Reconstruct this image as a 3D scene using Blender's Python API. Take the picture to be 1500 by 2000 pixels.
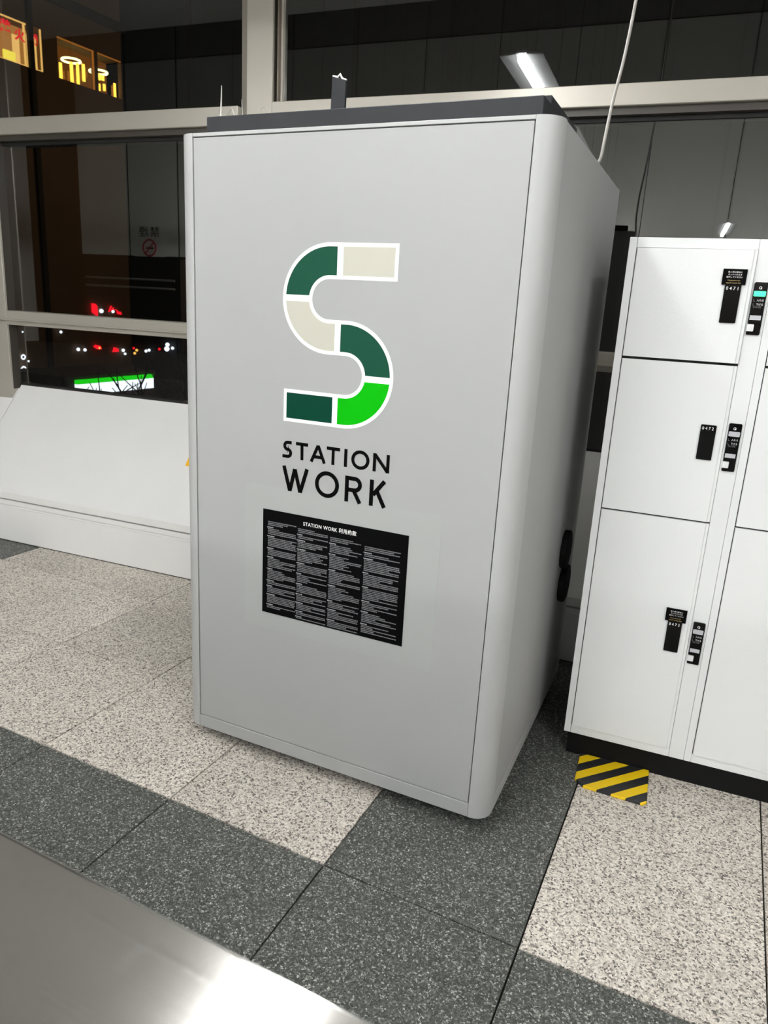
import bpy, bmesh, math, random
from mathutils import Vector, Matrix

random.seed(7)
for o in list(bpy.data.objects):
    bpy.data.objects.remove(o)
scene = bpy.context.scene
COL = scene.collection
PI = math.pi

# ------------------------------------------------------------------ camera
CAM_YAW, CAM_PITCH, CAM_ROLL = 0.363401, 0.261296, 0.054437
FPX, PPX, PPY = 1405.94, 741.715, 972.52          # focal length and principal point for a 1500x2000 frame
cam_d = bpy.data.cameras.new('camera')
cam = bpy.data.objects.new('camera', cam_d)
COL.objects.link(cam)
cy, sy = math.cos(CAM_YAW), math.sin(CAM_YAW)
cp, sp = math.cos(CAM_PITCH), math.sin(CAM_PITCH)
fw = Vector((-sy * cp, cy * cp, -sp))
rt = Vector((cy, sy, 0))
up = rt.cross(fw)
cr, sr = math.cos(CAM_ROLL), math.sin(CAM_ROLL)
r2 = cr * rt + sr * up
u2 = -sr * rt + cr * up
cam.matrix_world = Matrix((
    (r2.x, u2.x, -fw.x, 0.0),
    (r2.y, u2.y, -fw.y, 0.0),
    (r2.z, u2.z, -fw.z, 1.6455),
    (0, 0, 0, 1)))
cam_d.sensor_fit = 'VERTICAL'
cam_d.sensor_height = 36.0
cam_d.sensor_width = 27.0
cam_d.lens = FPX * 36.0 / 2000.0
cam_d.shift_x = (750.0 - PPX) / 2000.0
cam_d.shift_y = (PPY - 1000.0) / 2000.0
cam_d.clip_start = 0.02
cam_d.clip_end = 400
cam_d.dof.use_dof = True
cam_d.dof.focus_distance = 2.45
cam_d.dof.aperture_fstop = 6.6
scene.camera = cam

# ------------------------------------------------------------------ world, exposure
w = bpy.data.worlds.new('night_sky')
scene.world = w
w.use_nodes = True
w.node_tree.nodes['Background'].inputs[0].default_value = (0.35, 0.42, 0.6, 1)
w.node_tree.nodes['Background'].inputs[1].default_value = 0.004
vs = scene.view_settings
vs.view_transform = 'Standard'
vs.look = 'None'
vs.gamma = 1.0
vs.use_curve_mapping = False
vs.exposure = 0.0
TUBE = 80.0                                      # emission of the fluorescent tubes


# ------------------------------------------------------------------ materials
def lin(c):
    return tuple((x / 255 / 12.92 if x <= 10.3 else ((x / 255 + 0.055) / 1.055) ** 2.4) for x in c)


def mat(name, rgb, rough=0.5, metal=0.0, spec=0.5, bump=None, emit=None, estr=0.0, mottle=None, coat=0.0, srgb=True):
    m = bpy.data.materials.new(name)
    m.use_nodes = True
    nt = m.node_tree
    b = nt.nodes['Principled BSDF']
    c = lin(rgb) if srgb else rgb
    b.inputs['Base Color'].default_value = (*c, 1)
    b.inputs['Roughness'].default_value = rough
    b.inputs['Metallic'].default_value = metal
    b.inputs['Specular IOR Level'].default_value = spec
    b.inputs['Coat Weight'].default_value = coat
    if emit is not None:
        b.inputs['Emission Color'].default_value = (*lin(emit), 1)
        b.inputs['Emission Strength'].default_value = estr
    if mottle:                                   # (scale, amount): wear, a slow drift of the paint's own colour
        sc, am = mottle
        tc = nt.nodes.new('ShaderNodeTexCoord')
        n = nt.nodes.new('ShaderNodeTexNoise')
        n.inputs['Scale'].default_value = sc
        n.inputs['Detail'].default_value = 5
        mr = nt.nodes.new('ShaderNodeMapRange')
        mr.inputs[1].default_value = 0.3
        mr.inputs[2].default_value = 0.7
        mr.inputs[3].default_value = 1 - am
        mr.inputs[4].default_value = 1 + am
        mx = nt.nodes.new('ShaderNodeMix')
        mx.data_type = 'RGBA'
        mx.blend_type = 'MULTIPLY'
        mx.inputs[0].default_value = 1
        mx.inputs[6].default_value = (*c, 1)
        nt.links.new(tc.outputs['Object'], n.inputs['Vector'])
        nt.links.new(n.outputs['Fac'], mr.inputs[0])
        nt.links.new(mr.outputs[0], mx.inputs[7])
        nt.links.new(mx.outputs[2], b.inputs['Base Color'])
    if bump:
        sc, st = bump
        tc = nt.nodes.new('ShaderNodeTexCoord')
        n = nt.nodes.new('ShaderNodeTexNoise')
        n.inputs['Scale'].default_value = sc
        n.inputs['Detail'].default_value = 1
        bp = nt.nodes.new('ShaderNodeBump')
        bp.inputs['Strength'].default_value = st
        bp.inputs['Distance'].default_value = 0.001
        nt.links.new(tc.outputs['Object'], n.inputs['Vector'])
        nt.links.new(n.outputs['Fac'], bp.inputs['Height'])
        nt.links.new(bp.outputs[0], b.inputs['Normal'])
    return m


def emission(name, rgb, strength):
    m = bpy.data.materials.new(name)
    m.use_nodes = True
    nt = m.node_tree
    nt.nodes.clear()
    e = nt.nodes.new('ShaderNodeEmission')
    e.inputs[0].default_value = (*lin(rgb), 1)
    e.inputs[1].default_value = strength
    o = nt.nodes.new('ShaderNodeOutputMaterial')
    nt.links.new(e.outputs[0], o.inputs[0])
    return m


def glass(name, tint=(0.93, 0.95, 0.94), ior=2.0):
    m = bpy.data.materials.new(name)
    m.use_nodes = True
    nt = m.node_tree
    nt.nodes.clear()
    t = nt.nodes.new('ShaderNodeBsdfTransparent')
    t.inputs[0].default_value = (*tint, 1)
    g = nt.nodes.new('ShaderNodeBsdfGlossy')
    g.inputs['Color'].default_value = (1, 1, 1, 1)
    g.inputs['Roughness'].default_value = 0.0
    fr = nt.nodes.new('ShaderNodeFresnel')
    # the pane does not bend light, so both faces reflect as seen from the air side
    ge = nt.nodes.new('ShaderNodeNewGeometry')
    io = nt.nodes.new('ShaderNodeMapRange')
    io.inputs[3].default_value = ior
    io.inputs[4].default_value = 1 / ior
    nt.links.new(ge.outputs['Backfacing'], io.inputs[0])
    nt.links.new(io.outputs[0], fr.inputs[0])
    mx = nt.nodes.new('ShaderNodeMixShader')
    o = nt.nodes.new('ShaderNodeOutputMaterial')
    nt.links.new(fr.outputs[0], mx.inputs[0])
    nt.links.new(t.outputs[0], mx.inputs[1])
    nt.links.new(g.outputs[0], mx.inputs[2])
    nt.links.new(mx.outputs[0], o.inputs[0])
    return m


def granite(name, stops, scale, rough, tint):
    """speckled stone: crystal cells in the stone's own colours"""
    m = bpy.data.materials.new(name)
    m.use_nodes = True
    nt = m.node_tree
    b = nt.nodes['Principled BSDF']
    b.inputs['Roughness'].default_value = rough
    b.inputs['Specular IOR Level'].default_value = 0.35
    geo = nt.nodes.new('ShaderNodeNewGeometry')
    wob = nt.nodes.new('ShaderNodeTexNoise')
    wob.inputs['Scale'].default_value = scale * 0.8
    wob.inputs['Detail'].default_value = 2
    add = nt.nodes.new('ShaderNodeVectorMath')
    add.operation = 'MULTIPLY_ADD'
    add.inputs[1].default_value = (0.012, 0.012, 0.012)
    v = nt.nodes.new('ShaderNodeTexVoronoi')
    v.inputs['Scale'].default_value = scale
    sep = nt.nodes.new('ShaderNodeSeparateColor')
    cr_ = nt.nodes.new('ShaderNodeValToRGB')
    cr_.color_ramp.interpolation = 'LINEAR'
    el = cr_.color_ramp.elements
    el[0].position, el[0].color = stops[0][0], (*lin(stops[0][1]), 1)
    el[1].position, el[1].color = stops[-1][0], (*lin(stops[-1][1]), 1)
    for p, c in stops[1:-1]:
        e = el.new(p)
        e.color = (*lin(c), 1)
    big = nt.nodes.new('ShaderNodeTexNoise')
    big.inputs['Scale'].default_value = 2.2
    big.inputs['Detail'].default_value = 4
    mr = nt.nodes.new('ShaderNodeMapRange')
    mr.inputs[1].default_value = 0.3
    mr.inputs[2].default_value = 0.7
    mr.inputs[3].default_value = 0.90
    mr.inputs[4].default_value = 1.08
    oi = nt.nodes.new('ShaderNodeObjectInfo')
    mr2 = nt.nodes.new('ShaderNodeMapRange')
    mr2.inputs[3].default_value = 0.93
    mr2.inputs[4].default_value = 1.05
    mu = nt.nodes.new('ShaderNodeMath')
    mu.operation = 'MULTIPLY'
    mx = nt.nodes.new('ShaderNodeMix')
    mx.data_type = 'RGBA'
    mx.blend_type = 'MULTIPLY'
    mx.inputs[0].default_value = 1
    L = nt.links.new
    L(geo.outputs['Position'], wob.inputs['Vector'])
    L(wob.outputs['Color'], add.inputs[0])
    L(geo.outputs['Position'], add.inputs[2])
    L(add.outputs[0], v.inputs['Vector'])
    L(v.outputs['Color'], sep.inputs[0])
    L(sep.outputs[0], cr_.inputs[0])
    L(geo.outputs['Position'], big.inputs['Vector'])
    L(big.outputs['Fac'], mr.inputs[0])
    L(oi.outputs['Random'], mr2.inputs[0])
    L(mr.outputs[0], mu.inputs[0])
    L(mr2.outputs[0], mu.inputs[1])
    L(cr_.outputs[0], mx.inputs[6])
    L(mu.outputs[0], mx.inputs[7])
    L(mx.outputs[2], b.inputs['Base Color'])
    return m


def hazard():
    """yellow and black diagonal stripes printed on the mat"""
    m = bpy.data.materials.new('hazard_stripes')
    m.use_nodes = True
    nt = m.node_tree
    b = nt.nodes['Principled BSDF']
    b.inputs['Roughness'].default_value = 0.45
    tc = nt.nodes.new('ShaderNodeTexCoord')
    sx = nt.nodes.new('ShaderNodeSeparateXYZ')
    su = nt.nodes.new('ShaderNodeMath')
    su.operation = 'SUBTRACT'
    md = nt.nodes.new('ShaderNodeMath')
    md.operation = 'PINGPONG'
    md.inputs[1].default_value = 0.0518
    off = nt.nodes.new('ShaderNodeMath')
    off.operation = 'ADD'
    off.inputs[1].default_value = 0.0
    gt = nt.nodes.new('ShaderNodeMath')
    gt.operation = 'LESS_THAN'
    gt.inputs[1].default_value = 0.0259
    mx = nt.nodes.new('ShaderNodeMix')
    mx.data_type = 'RGBA'
    mx.inputs[6].default_value = (*lin((34, 35, 38)), 1)
    mx.inputs[7].default_value = (*lin((245, 205, 20)), 1)
    L = nt.links.new
    L(tc.outputs['Object'], sx.inputs[0])
    L(sx.outputs[1], su.inputs[0])
    L(sx.outputs[0], su.inputs[1])
    L(su.outputs[0], off.inputs[0])
    L(off.outputs[0], md.inputs[0])
    L(md.outputs[0], gt.inputs[0])
    L(gt.outputs[0], mx.inputs[0])
    L(mx.outputs[2], b.inputs['Base Color'])
    return m


def steel():
    m = bpy.data.materials.new('brushed_stainless')
    m.use_nodes = True
    nt = m.node_tree
    b = nt.nodes['Principled BSDF']
    b.inputs['Metallic'].default_value = 1
    b.inputs['Roughness'].default_value = 0.26
    b.inputs['Anisotropic'].default_value = 0.85
    tg = nt.nodes.new('ShaderNodeTangent')
    tg.direction_type = 'UV_MAP'
    tg.uv_map = 'brush'
    tc = nt.nodes.new('ShaderNodeTexCoord')
    mp = nt.nodes.new('ShaderNodeMapping')
    mp.inputs['Scale'].default_value = (1.2, 420, 6)
    n = nt.nodes.new('ShaderNodeTexNoise')
    n.inputs['Scale'].default_value = 1
    n.inputs['Detail'].default_value = 3
    sp_ = nt.nodes.new('ShaderNodeTexNoise')
    sp_.inputs['Scale'].default_value = 38
    sp_.inputs['Detail'].default_value = 3
    cr_ = nt.nodes.new('ShaderNodeValToRGB')
    cr_.color_ramp.elements[0].position = 0.60
    cr_.color_ramp.elements[0].color = (0, 0, 0, 1)
    cr_.color_ramp.elements[1].position = 0.74
    cr_.color_ramp.elements[1].color = (1, 1, 1, 1)
    mr = nt.nodes.new('ShaderNodeMapRange')
    mr.inputs[3].default_value = 0.15
    mr.inputs[4].default_value = 0.22
    ad = nt.nodes.new('ShaderNodeMath')
    ad.operation = 'MULTIPLY_ADD'
    ad.inputs[1].default_value = 0.03
    c2 = nt.nodes.new('ShaderNodeValToRGB')
    c2.color_ramp.elements[0].color = (0.70, 0.68, 0.645, 1)
    c2.color_ramp.elements[1].color = (0.78, 0.76, 0.73, 1)
    L = nt.links.new
    L(tc.outputs['Object'], mp.inputs[0])
    L(mp.outputs[0], n.inputs['Vector'])
    L(tc.outputs['Object'], sp_.inputs['Vector'])
    L(sp_.outputs['Fac'], cr_.inputs[0])
    L(n.outputs['Fac'], mr.inputs[0])
    L(cr_.outputs[0], ad.inputs[0])
    L(mr.outputs[0], ad.inputs[2])
    L(ad.outputs[0], b.inputs['Roughness'])
    L(n.outputs['Fac'], c2.inputs[0])
    L(c2.outputs[0], b.inputs['Base Color'])
    L(tg.outputs[0], b.inputs['Tangent'])
    return m


M = {
    'booth': mat('booth_grey_paint', (168, 169, 168), 0.5, spec=0.22, bump=(900, 0.05), mottle=(3, 0.012)),
    'booth_trim': mat('booth_trim_paint', (176, 177, 176), 0.42, spec=0.35),
    'film': mat('clear_film', (169, 171, 169), 0.46, spec=0.24),
    'black_gap': mat('black_gap', (12, 12, 13), 0.8),
    'charcoal': mat('charcoal_cap', (40, 41, 44), 0.6, spec=0.25, bump=(60, 0.1), mottle=(6, 0.12)),
    'rubber': mat('black_rubber', (9, 9, 10), 0.6, spec=0.2),
    'white_print': mat('white_vinyl', (250, 250, 248), 0.55, spec=0.1),
    'beige_print': mat('pale_vinyl', (196, 194, 181), 0.55, spec=0.1),
    'green1': mat('dark_green_vinyl', (20, 72, 54), 0.55, spec=0.1),
    'green2': mat('deep_green_vinyl', (0, 58, 42), 0.55, spec=0.1),
    'green3': mat('bright_green_vinyl', (0, 168, 0), 0.55, spec=0.1),
    'black_print': mat('black_vinyl', (4, 4, 5), 0.6, spec=0.06),
    'grey_print': mat('grey_print', (122, 122, 126), 0.6, spec=0.1),
    'heading_print': mat('heading_print', (168, 168, 170), 0.6, spec=0.1),
    'gold_print': mat('gold_print', (190, 165, 110), 0.6),
    'locker': mat('locker_white_enamel', (236, 238, 238), 0.2, spec=0.5, bump=(260, 0.32)),
    'locker_frame': mat('locker_frame_enamel', (234, 236, 236), 0.28, spec=0.5, bump=(330, 0.1)),
    'gloss_black': mat('gloss_black_plastic', (5, 5, 6), 0.15, spec=0.3),
    'silver': mat('silver_button', (190, 190, 196), 0.4),
    'green_led': mat('green_button_lit', (60, 225, 160), 0.4, emit=(70, 255, 170), estr=0.9),
    'white': mat('white_panel_paint', (236, 236, 234), 0.45, mottle=(4, 0.012)),
    'alu': mat('anodised_aluminium', (177, 172, 161), 0.38, metal=0.25, bump=(500, 0.04)),
    'alu_dark': mat('dark_aluminium', (120, 110, 98), 0.4, metal=0.3),
    'gasket': mat('black_gasket', (18, 17, 16), 0.7),
    'bronze': mat('bronze_trim', (58, 53, 46), 0.5),
    'glass': glass('window_glass'),
    'ceiling': mat('ceiling_paint', (160, 158, 154), 0.8),
    'wall': mat('wall_panel_enamel', (238, 238, 230), 0.45),
    'wall_unlit': mat('unlit_upper_panel', (84, 84, 82), 0.6),
    'wall_dimmed': mat('dimmed_wall_panel', (150, 150, 146), 0.5),
    'wall_brown': mat('brown_lower_wall', (98, 84, 72), 0.6),
    'wall_dark': mat('dark_lower_wall', (34, 30, 28), 0.6),
    'wall_side': mat('pale_side_wall', (170, 168, 162), 0.7),
    'grout': mat('dark_grout', (44, 40, 37), 0.9),
    'tile_light': granite('light_granite', [(0.0, (84, 80, 78)), (0.13, (122, 115, 108)), (0.27, (184, 175, 164)), (0.6, (216, 208, 196)), (1.0, (242, 236, 226))], 200, 0.55, 1),
    'tile_dark': granite('dark_granite', [(0.0, (48, 50, 47)), (0.45, (72, 74, 70)), (0.78, (98, 100, 95)), (0.92, (140, 141, 135)), (1.0, (196, 195, 188))], 260, 0.5, 1),
    'hazard': hazard(),
    'steel': steel(),
    'lamp_white': mat('lamp_housing_white', (235, 236, 236), 0.4),
    'up_fill': emission('ceiling_fill_glow', (253, 254, 254), TUBE * 0.3),
    'tube': emission('fluorescent_tube', (253, 254, 254), TUBE),
    'cable': mat('grey_cable_sheath', (150, 147, 141), 0.5),
    'clear_tie': mat('clear_nylon', (176, 174, 166), 0.3),
    'yellow': mat('yellow_plastic', (250, 190, 20), 0.4),
    'red_paint': mat('red_paint', (190, 40, 34), 0.5),
    'facade': mat('brown_render', (112, 90, 70), 0.8, mottle=(0.4, 0.1)),
    'facade_dark': mat('dark_cornice', (44, 38, 34), 0.8),
    'night_block': mat('dark_tower_cladding', (40, 40, 42), 0.7),
    'road': mat('asphalt', (42, 42, 43), 0.8, mottle=(0.3, 0.2)),
    'bark': mat('dark_bark', (42, 36, 32), 0.9),
    'warm_room': emission('warm_room_light', (255, 194, 108), 1.6),
    'dim_room': emission('dim_room_light', (150, 88, 36), 0.75),
    'amber_room': emission('amber_room_light', (205, 135, 66), 1.1),
    'gold_light': emission('gold_strip_light', (255, 196, 70), 4.0),
    'gold_dim': emission('amber_strip_light', (220, 130, 50), 0.8),
    'ring_light': emission('ring_lamp_light', (255, 240, 170), 5.0),
    'yellow_light': emission('yellow_counter_light', (255, 225, 80), 1.8),
    'red_light': emission('red_sign_light', (255, 24, 40), 1.6),
    'red_glyph': emission('red_character_light', (235, 24, 44), 1.1),
    'white_light': emission('white_lamp_light', (235, 240, 255), 2.2),
    'amber_light': emission('amber_lamp_light', (255, 190, 90), 1.6),
    'sign_white': emission('white_sign_light', (232, 240, 250), 1.8),
    'sign_green': emission('green_sign_light', (20, 205, 20), 1.3),
    'shop_front': emission('dim_shopfront_light', (120, 118, 110), 0.2),
}


# ------------------------------------------------------------------ builders
class MB:
    def __init__(self):
        self.v, self.f = [], []

    def add(self, verts, faces):
        k = len(self.v)
        self.v += [tuple(p) for p in verts]
        self.f += [tuple(i + k for i in q) for q in faces]
        return self

    def box(self, x0, x1, y0, y1, z0, z1):
        return self.add([(x0, y0, z0), (x1, y0, z0), (x1, y1, z0), (x0, y1, z0), (x0, y0, z1), (x1, y0, z1), (x1, y1, z1), (x0, y1, z1)],
                        [(0, 3, 2, 1), (4, 5, 6, 7), (0, 1, 5, 4), (1, 2, 6, 5), (2, 3, 7, 6), (3, 0, 4, 7)])

    def prism(self, poly, a0, a1, axis='z'):
        """poly: 2-D outline, swept from a0 to a1 along axis"""
        n = len(poly)

        def P(p, a):
            return {'z': (p[0], p[1], a), 'y': (p[0], a, p[1]), 'x': (a, p[0], p[1])}[axis]
        vs_ = [P(p, a0) for p in poly] + [P(p, a1) for p in poly]
        fs = [tuple(range(n - 1, -1, -1)), tuple(range(n, 2 * n))]
        fs += [(i, (i + 1) % n, n + (i + 1) % n, n + i) for i in range(n)]
        return self.add(vs_, fs)

    def tube(self, pts, r, n=8, caps=True):
        pts = [Vector(p) for p in pts]
        rr = r if isinstance(r, (list, tuple)) else [r] * len(pts)
        vs_, fs = [], []
        prev = None
        for i, p in enumerate(pts):
            d = (pts[min(i + 1, len(pts) - 1)] - pts[max(i - 1, 0)]).normalized()
            if prev is None:
                a = Vector((0, 0, 1)) if abs(d.z) < 0.9 else Vector((1, 0, 0))
                x = d.cross(a).normalized()
            else:
                x = (prev - d * prev.dot(d)).normalized()
            prev = x
            y = d.cross(x)
            for k in range(n):
                t = 2 * PI * k / n
                vs_.append(p + (x * math.cos(t) + y * math.sin(t)) * rr[i])
        for i in range(len(pts) - 1):
            for k in range(n):
                fs.append((i * n + k, i * n + (k + 1) % n, (i + 1) * n + (k + 1) % n, (i + 1) * n + k))
        if caps:
            fs.append(tuple(range(n - 1, -1, -1)))
            fs.append(tuple((len(pts) - 1) * n + k for k in range(n)))
        return self.add(vs_, fs)

    def ring(self, c, R, r, axis='z', n=28, m=8):
        vs_, fs = [], []
        for i in range(n):
            a = 2 * PI * i / n
            for k in range(m):
                t = 2 * PI * k / m
                q = (R + r * math.cos(t))
                p = (q * math.cos(a), q * math.sin(a), r * math.sin(t))
                p = {'z': p, 'y': (p[0], p[2], p[1]), 'x': (p[2], p[0], p[1])}[axis]
                vs_.append((c[0] + p[0], c[1] + p[1], c[2] + p[2]))
        for i in range(n):
            for k in range(m):
                fs.append((i * m + k, ((i + 1) % n) * m + k, ((i + 1) % n) * m + (k + 1) % m, i * m + (k + 1) % m))
        return self.add(vs_, fs)

    def ball(self, c, r, n=10):
        vs_, fs = [], []
        m = n // 2
        for i in range(m + 1):
            t = PI * i / m
            for k in range(n):
                a = 2 * PI * k / n
                vs_.append((c[0] + r * math.sin(t) * math.cos(a), c[1] + r * math.sin(t) * math.sin(a), c[2] + r * math.cos(t)))
        for i in range(m):
            for k in range(n):
                fs.append((i * n + k, (i + 1) * n + k, (i + 1) * n + (k + 1) % n, i * n + (k + 1) % n))
        return self.add(vs_, fs)

    def mesh(self, name, m, bevel=0.0, seg=2, smooth=False):
        me = bpy.data.meshes.new(name)
        me.from_pydata(self.v, [], self.f)
        bm = bmesh.new()
        bm.from_mesh(me)
        bmesh.ops.remove_doubles(bm, verts=bm.verts, dist=1e-6)
        bmesh.ops.recalc_face_normals(bm, faces=bm.faces)
        if bevel:
            ed = [e for e in bm.edges if len(e.link_faces) == 2 and e.calc_face_angle(0) > 0.5]
            bmesh.ops.bevel(bm, geom=ed, offset=bevel, segments=seg, profile=0.6, affect='EDGES', clamp_overlap=True)
        bm.to_mesh(me)
        bm.free()
        if m:
            me.materials.append(m)
        if smooth:
            for p in me.polygons:
                p.use_smooth = True
            try:
                me.set_sharp_from_angle(angle=0.6)
            except Exception:
                pass
        return me

    def build(self, name, m, parent=None, bevel=0.0, seg=2, smooth=False, label=None, loc=None, rot=None):
        o = bpy.data.objects.new(name, self.mesh(name, m, bevel, seg, smooth))
        COL.objects.link(o)
        if parent:
            o.parent = parent
        if loc:
            o.location = loc
        if rot:
            o.rotation_euler = rot
        if label:
            o['label'] = label
        return o


def thing(name, label, cat, loc=(0, 0, 0), rotz=0.0, group=None):
    o = bpy.data.objects.new(name, None)
    o.empty_display_size = 0.1
    COL.objects.link(o)
    o.location = loc
    o.rotation_euler = (0, 0, rotz)
    o['label'] = label
    o['category'] = cat
    if group:
        o['group'] = group
    return o


def tag(o, label, cat, group=None):
    o['label'] = label
    o['category'] = cat
    if group:
        o['group'] = group
    return o


def structure(o):
    o['kind'] = 'structure'
    return o


def struct_root(name, loc=(0, 0, 0), rotz=0.0):
    o = bpy.data.objects.new(name, None)
    COL.objects.link(o)
    o.location = loc
    o.rotation_euler = (0, 0, rotz)
    o['kind'] = 'structure'
    return o


def copy_tree(o, parent=None):
    c = o.copy()
    COL.objects.link(c)
    if parent:
        c.parent = parent
    for ch in [x for x in bpy.data.objects if x.parent == o]:
        copy_tree(ch, c)
    return c


def text_part(body, name, m, parent, x0, x1, z0, z1, y, spacing=1.0, label=None, bold=0.0, font=None):
    """flat lettering on an upright surface facing -y, fitted to the box x0..x1, z0..z1"""
    cu = bpy.data.curves.new(name, 'FONT')
    cu.body = body
    cu.size = 1.0
    cu.space_character = spacing
    cu.offset = bold
    cu.resolution_u = 3
    t = bpy.data.objects.new(name + '_tmp', cu)
    COL.objects.link(t)
    dg = bpy.context.evaluated_depsgraph_get()
    dg.update()
    me = bpy.data.meshes.new_from_object(t.evaluated_get(dg))
    bpy.data.objects.remove(t)
    bpy.data.curves.remove(cu)
    me.name = name
    if len(me.vertices) == 0:
        return None
    xs = [v.co.x for v in me.vertices]
    ys = [v.co.y for v in me.vertices]
    ax, bx, ay, by = min(xs), max(xs), min(ys), max(ys)
    for v in me.vertices:
        v.co = Vector((x0 + (v.co.x - ax) / (bx - ax) * (x1 - x0), y, z0 + (v.co.y - ay) / max(by - ay, 1e-6) * (z1 - z0)))
    me.materials.clear()
    me.materials.append(m)
    o = bpy.data.objects.new(name, me)
    COL.objects.link(o)
    o.parent = parent
    if label:
        o['label'] = label
    return o


def band(mb, pts, wd, y, closed=False):
    """flat stroke of width wd along a polyline in the x-z plane, at depth y"""
    n = len(pts)
    P = [Vector(p) for p in pts]
    L, R = [], []
    for i in range(n):
        if closed:
            a, b = P[i - 1], P[(i + 1) % n]
            d0, d1 = (P[i] - a).normalized(), (b - P[i]).normalized()
        else:
            d0 = (P[i] - P[i - 1]).normalized() if i else (P[1] - P[0]).normalized()
            d1 = (P[i + 1] - P[i]).normalized() if i < n - 1 else d0
        n0, n1 = Vector((-d0.y, d0.x)), Vector((-d1.y, d1.x))
        mi = (n0 + n1).normalized()
        k = wd / 2 / max(mi.dot(n0), 0.35)
        L.append(P[i] + mi * k)
        R.append(P[i] - mi * k)
    vs_ = [(p.x, y, p.y) for p in L] + [(p.x, y, p.y) for p in R]
    m = n if closed else n - 1
    fs = [(i, (i + 1) % n, n + (i + 1) % n, n + i) for i in range(m)]
    mb.add(vs_, fs)
    return mb


def arc(cx, cz, r, a0, a1, n=16, rz=None):
    rz = rz or r
    return [(cx + r * math.cos(math.radians(a0 + (a1 - a0) * i / n)), cz + rz * math.sin(math.radians(a0 + (a1 - a0) * i / n))) for i in range(n + 1)]


# ------------------------------------------------------------------ room shell
YB = -10.0           # wall behind the camera
XL, XR = -18.6, 6.5  # far ends of the concourse
ZC = 8.4             # ceiling
GA = -0.0795         # the floor tiles run a little askew to the window wall

floor = MB().box(XL, XR, YB, 3.95, -0.16, -0.012).build('floor', M['grout'])
structure(floor)
tx, ty = 0.6029, 0.59736
gx, gy = -3.057, 3.044
cg, sg = math.cos(GA), math.sin(GA)
tmesh = {k: MB().box(0.0026, tx - 0.0026, -ty + 0.0026, -0.0026, -0.022, 0).mesh('tile', M[k], 0.0012, 1) for k in ('tile_light', 'tile_dark')}
ntile = 0
for j in range(-1, 12):
    for i in range(-7, 14):
        px, py = gx + i * tx * cg + j * ty * sg, gy + i * tx * sg - j * ty * cg
        cxm, cym = px + tx / 2, py - ty / 2
        if cym > 3.62 or cxm < -6.8 or cxm > 4.2 or cym < -3.2:
            continue
        dark = i == 4 or j % 4 == 2 or (j <= -1 and i <= -2) or i in (-7, 12)
        t = bpy.data.objects.new('tile', tmesh['tile_dark' if dark else 'tile_light'])
        COL.objects.link(t)
        t.location = (px, py, 0)
        t.rotation_euler = (0, 0, GA)
        t.parent = floor
        ntile += 1

structure(MB().box(XL, XR, YB, 4.1, ZC, ZC + 0.15).build('ceiling', M['ceiling']))
structure(MB().box(XL - 0.15, XL, YB, 4.1, -0.16, ZC).build('wall_left', M['wall_side']))
structure(MB().box(XR, XR + 0.15, YB, 4.1, -0.16, ZC).build('wall_right', M['wall_side']))

back = MB().box(XL, XR, YB - 0.2, YB - 0.03, -0.16, ZC).build('wall_back', M['black_gap'])
structure(back)
xs_ = [-7.95 + 1.744 * k for k in range(-5, 9)]
for k, x in enumerate(xs_[:-1]):
    x1 = min(xs_[k + 1], XR)
    g = 0.10 if k == 1 else 0.018
    MB().box(x + g / 2, x1 - g / 2, YB - 0.03, YB, 2.66, 6.10).build('wall_panel', M['wall'], back)
    MB().box(x + g / 2, x1 - g / 2, YB - 0.03, YB - 0.004, 6.12, 7.63).build('dimmed_panel', M['wall_dimmed'], back)  # greyed to stand in for fainter light high on the wall
    MB().box(x + g / 2, x1 - g / 2, YB - 0.03, YB - 0.012, 7.65, ZC).build('upper_panel', M['wall_unlit'], back)  # darker still, painted as if the lamps hardly reach it
    MB().box(x + 0.005, x1 - 0.005, YB - 0.03, YB - 0.006, 0, 2.60).build('lower_panel', M['wall_dark' if x < -13.5 else 'wall_brown'], back)
for z in (1.77, 2.00):
    hr = MB()
    hr.tube([(-16.5, YB + 0.09, z), (-13.3, YB + 0.09, z)], 0.032, 8)
    for x in (-16.2, -15, -13.6):
        hr.box(x - 0.012, x + 0.012, YB - 0.006, YB + 0.08, z - 0.012, z + 0.012)
    hr.build('handrail', M['alu'], back)

# window wall: a head wall above and solid walls to either side
YW = 3.80           # face of the mullions and rails
YG = 3.88           # glass
wf = MB()
wf.box(XL, -6.6, 3.76, 4.05, -0.16, ZC)
wf.box(2.2, XR, 3.76, 4.05, -0.16, ZC)
wf.box(-6.6, 2.2, 3.76, 4.05, 4.62, ZC)
wf.box(-6.6, 2.2, 3.62, 4.05, -0.16, 0.02)
structure(wf.build('wall_front', M['white']))


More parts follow.
